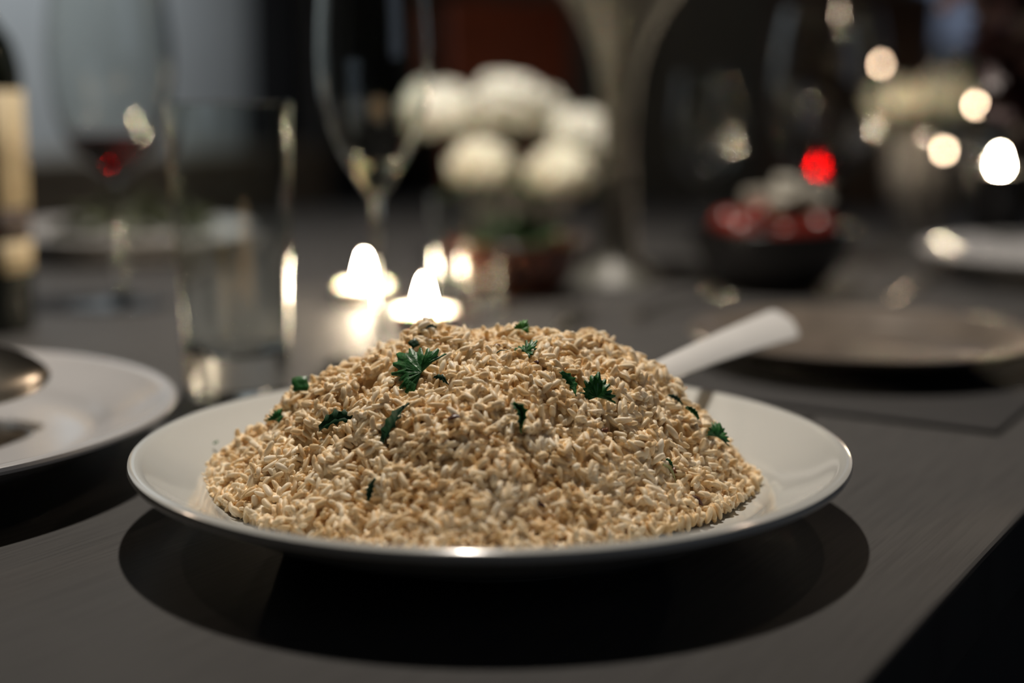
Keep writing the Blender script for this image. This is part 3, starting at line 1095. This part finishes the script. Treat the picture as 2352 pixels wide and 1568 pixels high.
# leaves under the blooms
for k in range(5):
    a = k*1.25+3.6
    p = Vector((fb[0]+.060*math.cos(a), fb[1]+.060*math.sin(a), T+.088))
    vs, fs = leaf_mesh('strip', [.3, -.8, .4])
    ob = mesh_obj('flower_leaf', [Vector((q[0]*.08, q[1]*.10, q[2]*.06)) for q in vs], fs, M['leaf'])
    ob.matrix_world = Matrix.Translation(p) @ Matrix.Rotation(a, 4, 'Z') @ Matrix.Rotation(.35, 4, 'Y')
    md = ob.modifiers.new('thickness', 'SOLIDIFY')
    md.thickness = .0006
    tag(ob, 'dark green leaf tucked under the white blooms at the grey bowl', 'leaf', 'leaves under the white flowers')

fb2 = (.575, 2.010, T)
bowl_vase(fb2, .050, .125, 'tall grey vase of cream flowers beyond the far candle', name='flower_vase')
for k, (dx, dy, z, r, lb) in enumerate([(-.045, -.01, .175, .042, 'cream bloom on the wine glass side of the far grey vase'),
                                        (.020, -.03, .182, .044, 'cream bloom at the front of the far grey vase'),
                                        (.055, .035, .172, .038, 'cream bloom at the rear right of the far grey vase')]):
    flower((fb2[0]+dx, fb2[1]+dy, T+z), r, 30+k, lb, 'petal', (fb2[0]+dx*.3, fb2[1]+dy*.3, T+.04), 'cream flowers in the far vase')

# tall cream trumpet vase with pale flowers above the frame
tv = thing('trumpet_vase', (.104, 1.400, T), 'tall slender cream trumpet vase rising behind the rice', 'vase')
tp = smooth_prof([(0, 0), (.042, 0), (.044, .003), (.038, .010), (.022, .028), (.0165, .070), (.0150, .130), (.0175, .180), (.0270, .225), (.0480, .265), (.0640, .285), (.0655, .287), (.0620, .286), (.0450, .267), (.0240, .227), (.0140, .180), (.0110, .120), (0, .110)], 5)
mesh_obj('body', *lathe([(max(0, a), max(0, c)) for a, c in tp], 72), M['cream_vase'], tv)
for k, (dx, dy, z, r, lb) in enumerate([(-.048, -.015, .345, .046, 'pale bloom on the flute side of the trumpet vase'), (.048, -.01, .347, .047, 'pale bloom on the wine glass side of the trumpet vase'),
                                        (.0, .05, .362, .046, 'pale bloom at the back of the trumpet vase')]):
    flower((.104+dx, 1.400+dy, T+z), r, 60+k, lb, 'petal', (.104+dx*.05, 1.400+dy*.05, T+.16), 'pale flowers in the trumpet vase')

# burgundy foliage in a vase off the right edge
bv = (.470, 1.130, T)
bowl_vase(bv, .050, .150, 'black vase of burgundy foliage near the table edge', 'black_glaze', 'flower_vase')
bq = thing('burgundy_foliage', (bv[0], bv[1], T+.02), 'dark burgundy leafy branch leaning into the top right corner', 'plant')
rl = random.Random(5)
stems = []
for k in range(9):
    a = math.pi+rl.uniform(-1.2, 1.2)
    q = Vector((math.cos(a)*rl.uniform(.07, .135), math.sin(a)*rl.uniform(.03, .09), rl.uniform(.17, .36)))
    stems.append(q)
    mesh_obj('stem', *tube([(q.x*.06, q.y*.06, -.012), (q.x*.25, q.y*.25, q.z*.5), tuple(q)], .002, 6, up=(1, .2, 0)), M['dark_leaf'], bq)
for k in range(260):
    q = rl.choice(stems)*rl.uniform(.55, 1.04)
    if q.z < .135:
        q.z = .135+rl.uniform(0, .05)
    q = q+Vector((rl.gauss(0, .012), rl.gauss(0, .014), rl.gauss(0, .018)))
    if k < 6:
        lmesh = bpy.data.meshes.new('leaf')
        vs, fs = leaf_mesh('strip', [rl.uniform(.3, .8), rl.uniform(-1, 1), rl.uniform(-1, 1)])
        lmesh.from_pydata([(p[0]*.038, p[1]*.075, p[2]*.04) for p in vs], [], fs)
        lmesh.materials.append(M['dark_leaf'])
        lmesh.polygons.foreach_set('use_smooth', [True]*len(lmesh.polygons))
        LEAFM = (LEAFM if k else [])+[lmesh]
    ob = bpy.data.objects.new('leaf', LEAFM[k % 6])
    COL.objects.link(ob)
    ob.parent = bq
    ob.location = q
    ob.rotation_euler = (rl.uniform(-1.3, 1.3), rl.uniform(-1.3, 1.3), rl.uniform(0, 6.28))

# ------------------------------------------------------------------ serving bowls
bw = smooth_prof([(0, 0), (.038, 0), (.040, .003), (.054, .020), (.064, .044), (.066, .050), (.0640, .0505), (.0600, .044), (.050, .022), (.032, .008), (0, .007)], 4)
ob = mesh_obj('serving_bowl', *lathe([(max(0, a), max(0, c)) for a, c in bw], 80), M['terracotta'], loc=(.003, 1.300, T))
tag(ob, 'glazed reddish brown bowl of green salad behind the tealights', 'bowl')


def leafy(loc, r, n, zlo, zhi, seed, mat, size):
    rl_ = random.Random(seed)
    parts = []
    for k in range(n):
        vs, fs = leaf_mesh('fan' if k % 2 else 'strip', [rl_.uniform(.4, 1.4), rl_.uniform(-1, 1), rl_.uniform(0, 6)])
        a, q = rl_.uniform(0, 6.28), r*math.sqrt(rl_.uniform(0, 1))
        Rm = Matrix.Rotation(rl_.uniform(0, 6.28), 4, 'Z') @ Matrix.Rotation(rl_.uniform(-.8, .8), 4, 'X') @ Matrix.Rotation(rl_.uniform(-.6, .6), 4, 'Y')
        o_ = Vector((q*math.cos(a), q*math.sin(a), zlo+(zhi-zlo)*(1-(q/r)**2)*rl_.uniform(.5, 1)))
        parts.append(([Rm @ (Vector(p)*size*rl_.uniform(.7, 1.1))+o_ for p in vs], fs))
    vs, fs = merge(*parts)
    return mesh_obj('salad', vs, fs, mat, loc=loc)


ob = leafy((.003, 1.300, T), .040, 46, .028, .072, 9, M['lettuce'], .030)
tag(ob, 'green salad leaves heaped in the reddish brown bowl', 'salad', kind='stuff')

bw2 = [(r*1.18, z*1.16) for r, z in bw]
ob = mesh_obj('serving_bowl', *lathe([(max(0, a), max(0, c)) for a, c in bw2], 80), M['black_glaze'], loc=(.245, 1.335, T))
tag(ob, 'black bowl heaped with red tomato and white cheese', 'bowl')
rl = random.Random(21)
tv_, tf_ = lathe(smooth_prof([(0, -.016), (.012, -.012), (.0175, 0), (.013, .012), (.004, .0145), (0, .013)], 4), 28)
for k, (x, y, z) in enumerate([(-.034, -.030, .062), (.006, -.040, .060), (.040, -.020, .064), (-.012, -.004, .074), (.030, .014, .078), (-.040, .010, .066), (.002, .036, .068)]):
    ob = mesh_obj('tomato', tv_, tf_, M['tomato'], loc=(.245+x, 1.335+y, T+z-.008), rot=(rl.uniform(-.5, .5), rl.uniform(-.5, .5), 0))
    tag(ob, 'small red tomato heaped in the black bowl', 'tomato', 'tomatoes in the black bowl')
cvs, cfs = box(-.011, .011, -.010, .010, -.009, .009, .002)
for k, (x, y, z) in enumerate([(.004, -.018, .090), (.026, -.010, .095), (.014, .012, .102), (-.012, .018, .092), (.040, .002, .088)]):
    ob = mesh_obj('cheese_cube', cvs, cfs, M['cheese'], loc=(.245+x, 1.335+y, T+z-.008), rot=(rl.uniform(-.5, .5), rl.uniform(-.5, .5), rl.uniform(0, 3)))
    tag(ob, 'white cheese cube on top of the red tomatoes', 'cheese', 'cheese cubes in the black bowl')

# far plate of greens on the left
fp_ = [(r*.98, z*.95) for r, z in plate_prof]
ob = mesh_obj('dinner_plate', *lathe(fp_, 96), M['porcelain_cool'], loc=(-.440, 1.640, T))
tag(ob, 'pale plate of green salad far back behind the wine glass', 'plate')
ob = leafy((-.440, 1.640, T), .085, 60, .022, .060, 31, M['far_greens'], .034)
tag(ob, 'salad greens piled on the far plate behind the wine glass', 'salad', kind='stuff')

# place setting on the right: placemat, brown plate, fork and knife
mr = Vector((.261, .745))
mat_c = mr+UX*.215+VX*.125
ob = mesh_obj('placemat', *box(-.215, .215, -.125, .125, 0, .003, .001), M['placemat'], loc=(mat_c.x, mat_c.y, T), rot=(0, 0, ANG), smooth=False)
tag(ob, 'black rectangular placemat under the brown plate', 'placemat')
rp_ = [(r*.76, z*.62) for r, z in plate_prof]
ob = mesh_obj('dinner_plate', *lathe(rp_, 112), M['stoneware'], loc=(.236, .950, T+.003))
tag(ob, 'brown stoneware plate on the black placemat', 'plate')
rp2 = [(r*.98, z*.9) for r, z in plate_prof]
ob = mesh_obj('dinner_plate', *lathe(rp2, 96), M['porcelain_cool'], loc=(.560, 1.415, T))
tag(ob, 'pale plate at the right edge in front of the lit candle', 'plate')


def fork(loc, rz, label):
    root = thing('fork', loc, label, 'fork', rz)
    st = [(q*.125, .0035+.0045*(q < .15)*(1-q/.15)+.001*q, .004+.006*math.sin(q*2.2), 0) for q in [i/14 for i in range(15)]]
    mesh_obj('handle', *blade_outline(st, .0024), M['silver'], root)
    st = [(.125+.028*q, .0045+.0075*math.sin(q*1.5), .009-.004*q, .001) for q in [i/8 for i in range(9)]]
    mesh_obj('head', *blade_outline(st, .0018), M['silver'], root)
    for i in range(4):
        y = (i-1.5)*.0064
        mesh_obj('tine', *tube([(.152, y, .005), (.170, y, .0035), (.195, y, .007)], [.0018, .0016, .0008], 8), M['silver'], root)
    return root


def knife(loc, rz, label):
    root = thing('table_knife', loc, label, 'knife', rz)
    st = [(q*.10, .0075*math.sin(math.pi*min(.93, q*.8+.15))**.4, .0035, 0) for q in [i/12 for i in range(13)]]
    mesh_obj('handle', *blade_outline(st, .0055), M['silver'], root)
    st = [(.098+.11*q, .0085*(1-.2*q) if q < .8 else .0085*.84*math.sqrt(max(.02, 1-((q-.8)/.205)**2)), .0025, 0) for q in [i/18 for i in range(19)]]
    mesh_obj('blade', *blade_outline(st, .0016), M['silver'], root)
    return root


fork((.098, 1.135, T), math.radians(56), 'silver fork lying on the table left of the black placemat')
knife((.318, 1.215, T), math.radians(62), 'silver knife lying between the brown plate and the black bowl')
spoon('teaspoon', (.055, 1.165, T+.005), (.035, 1.035, T+.006), 'small silver teaspoon lying in front of the reddish brown bowl', .045, .030, .13, M['silver'], .003, .005, depth=.004)
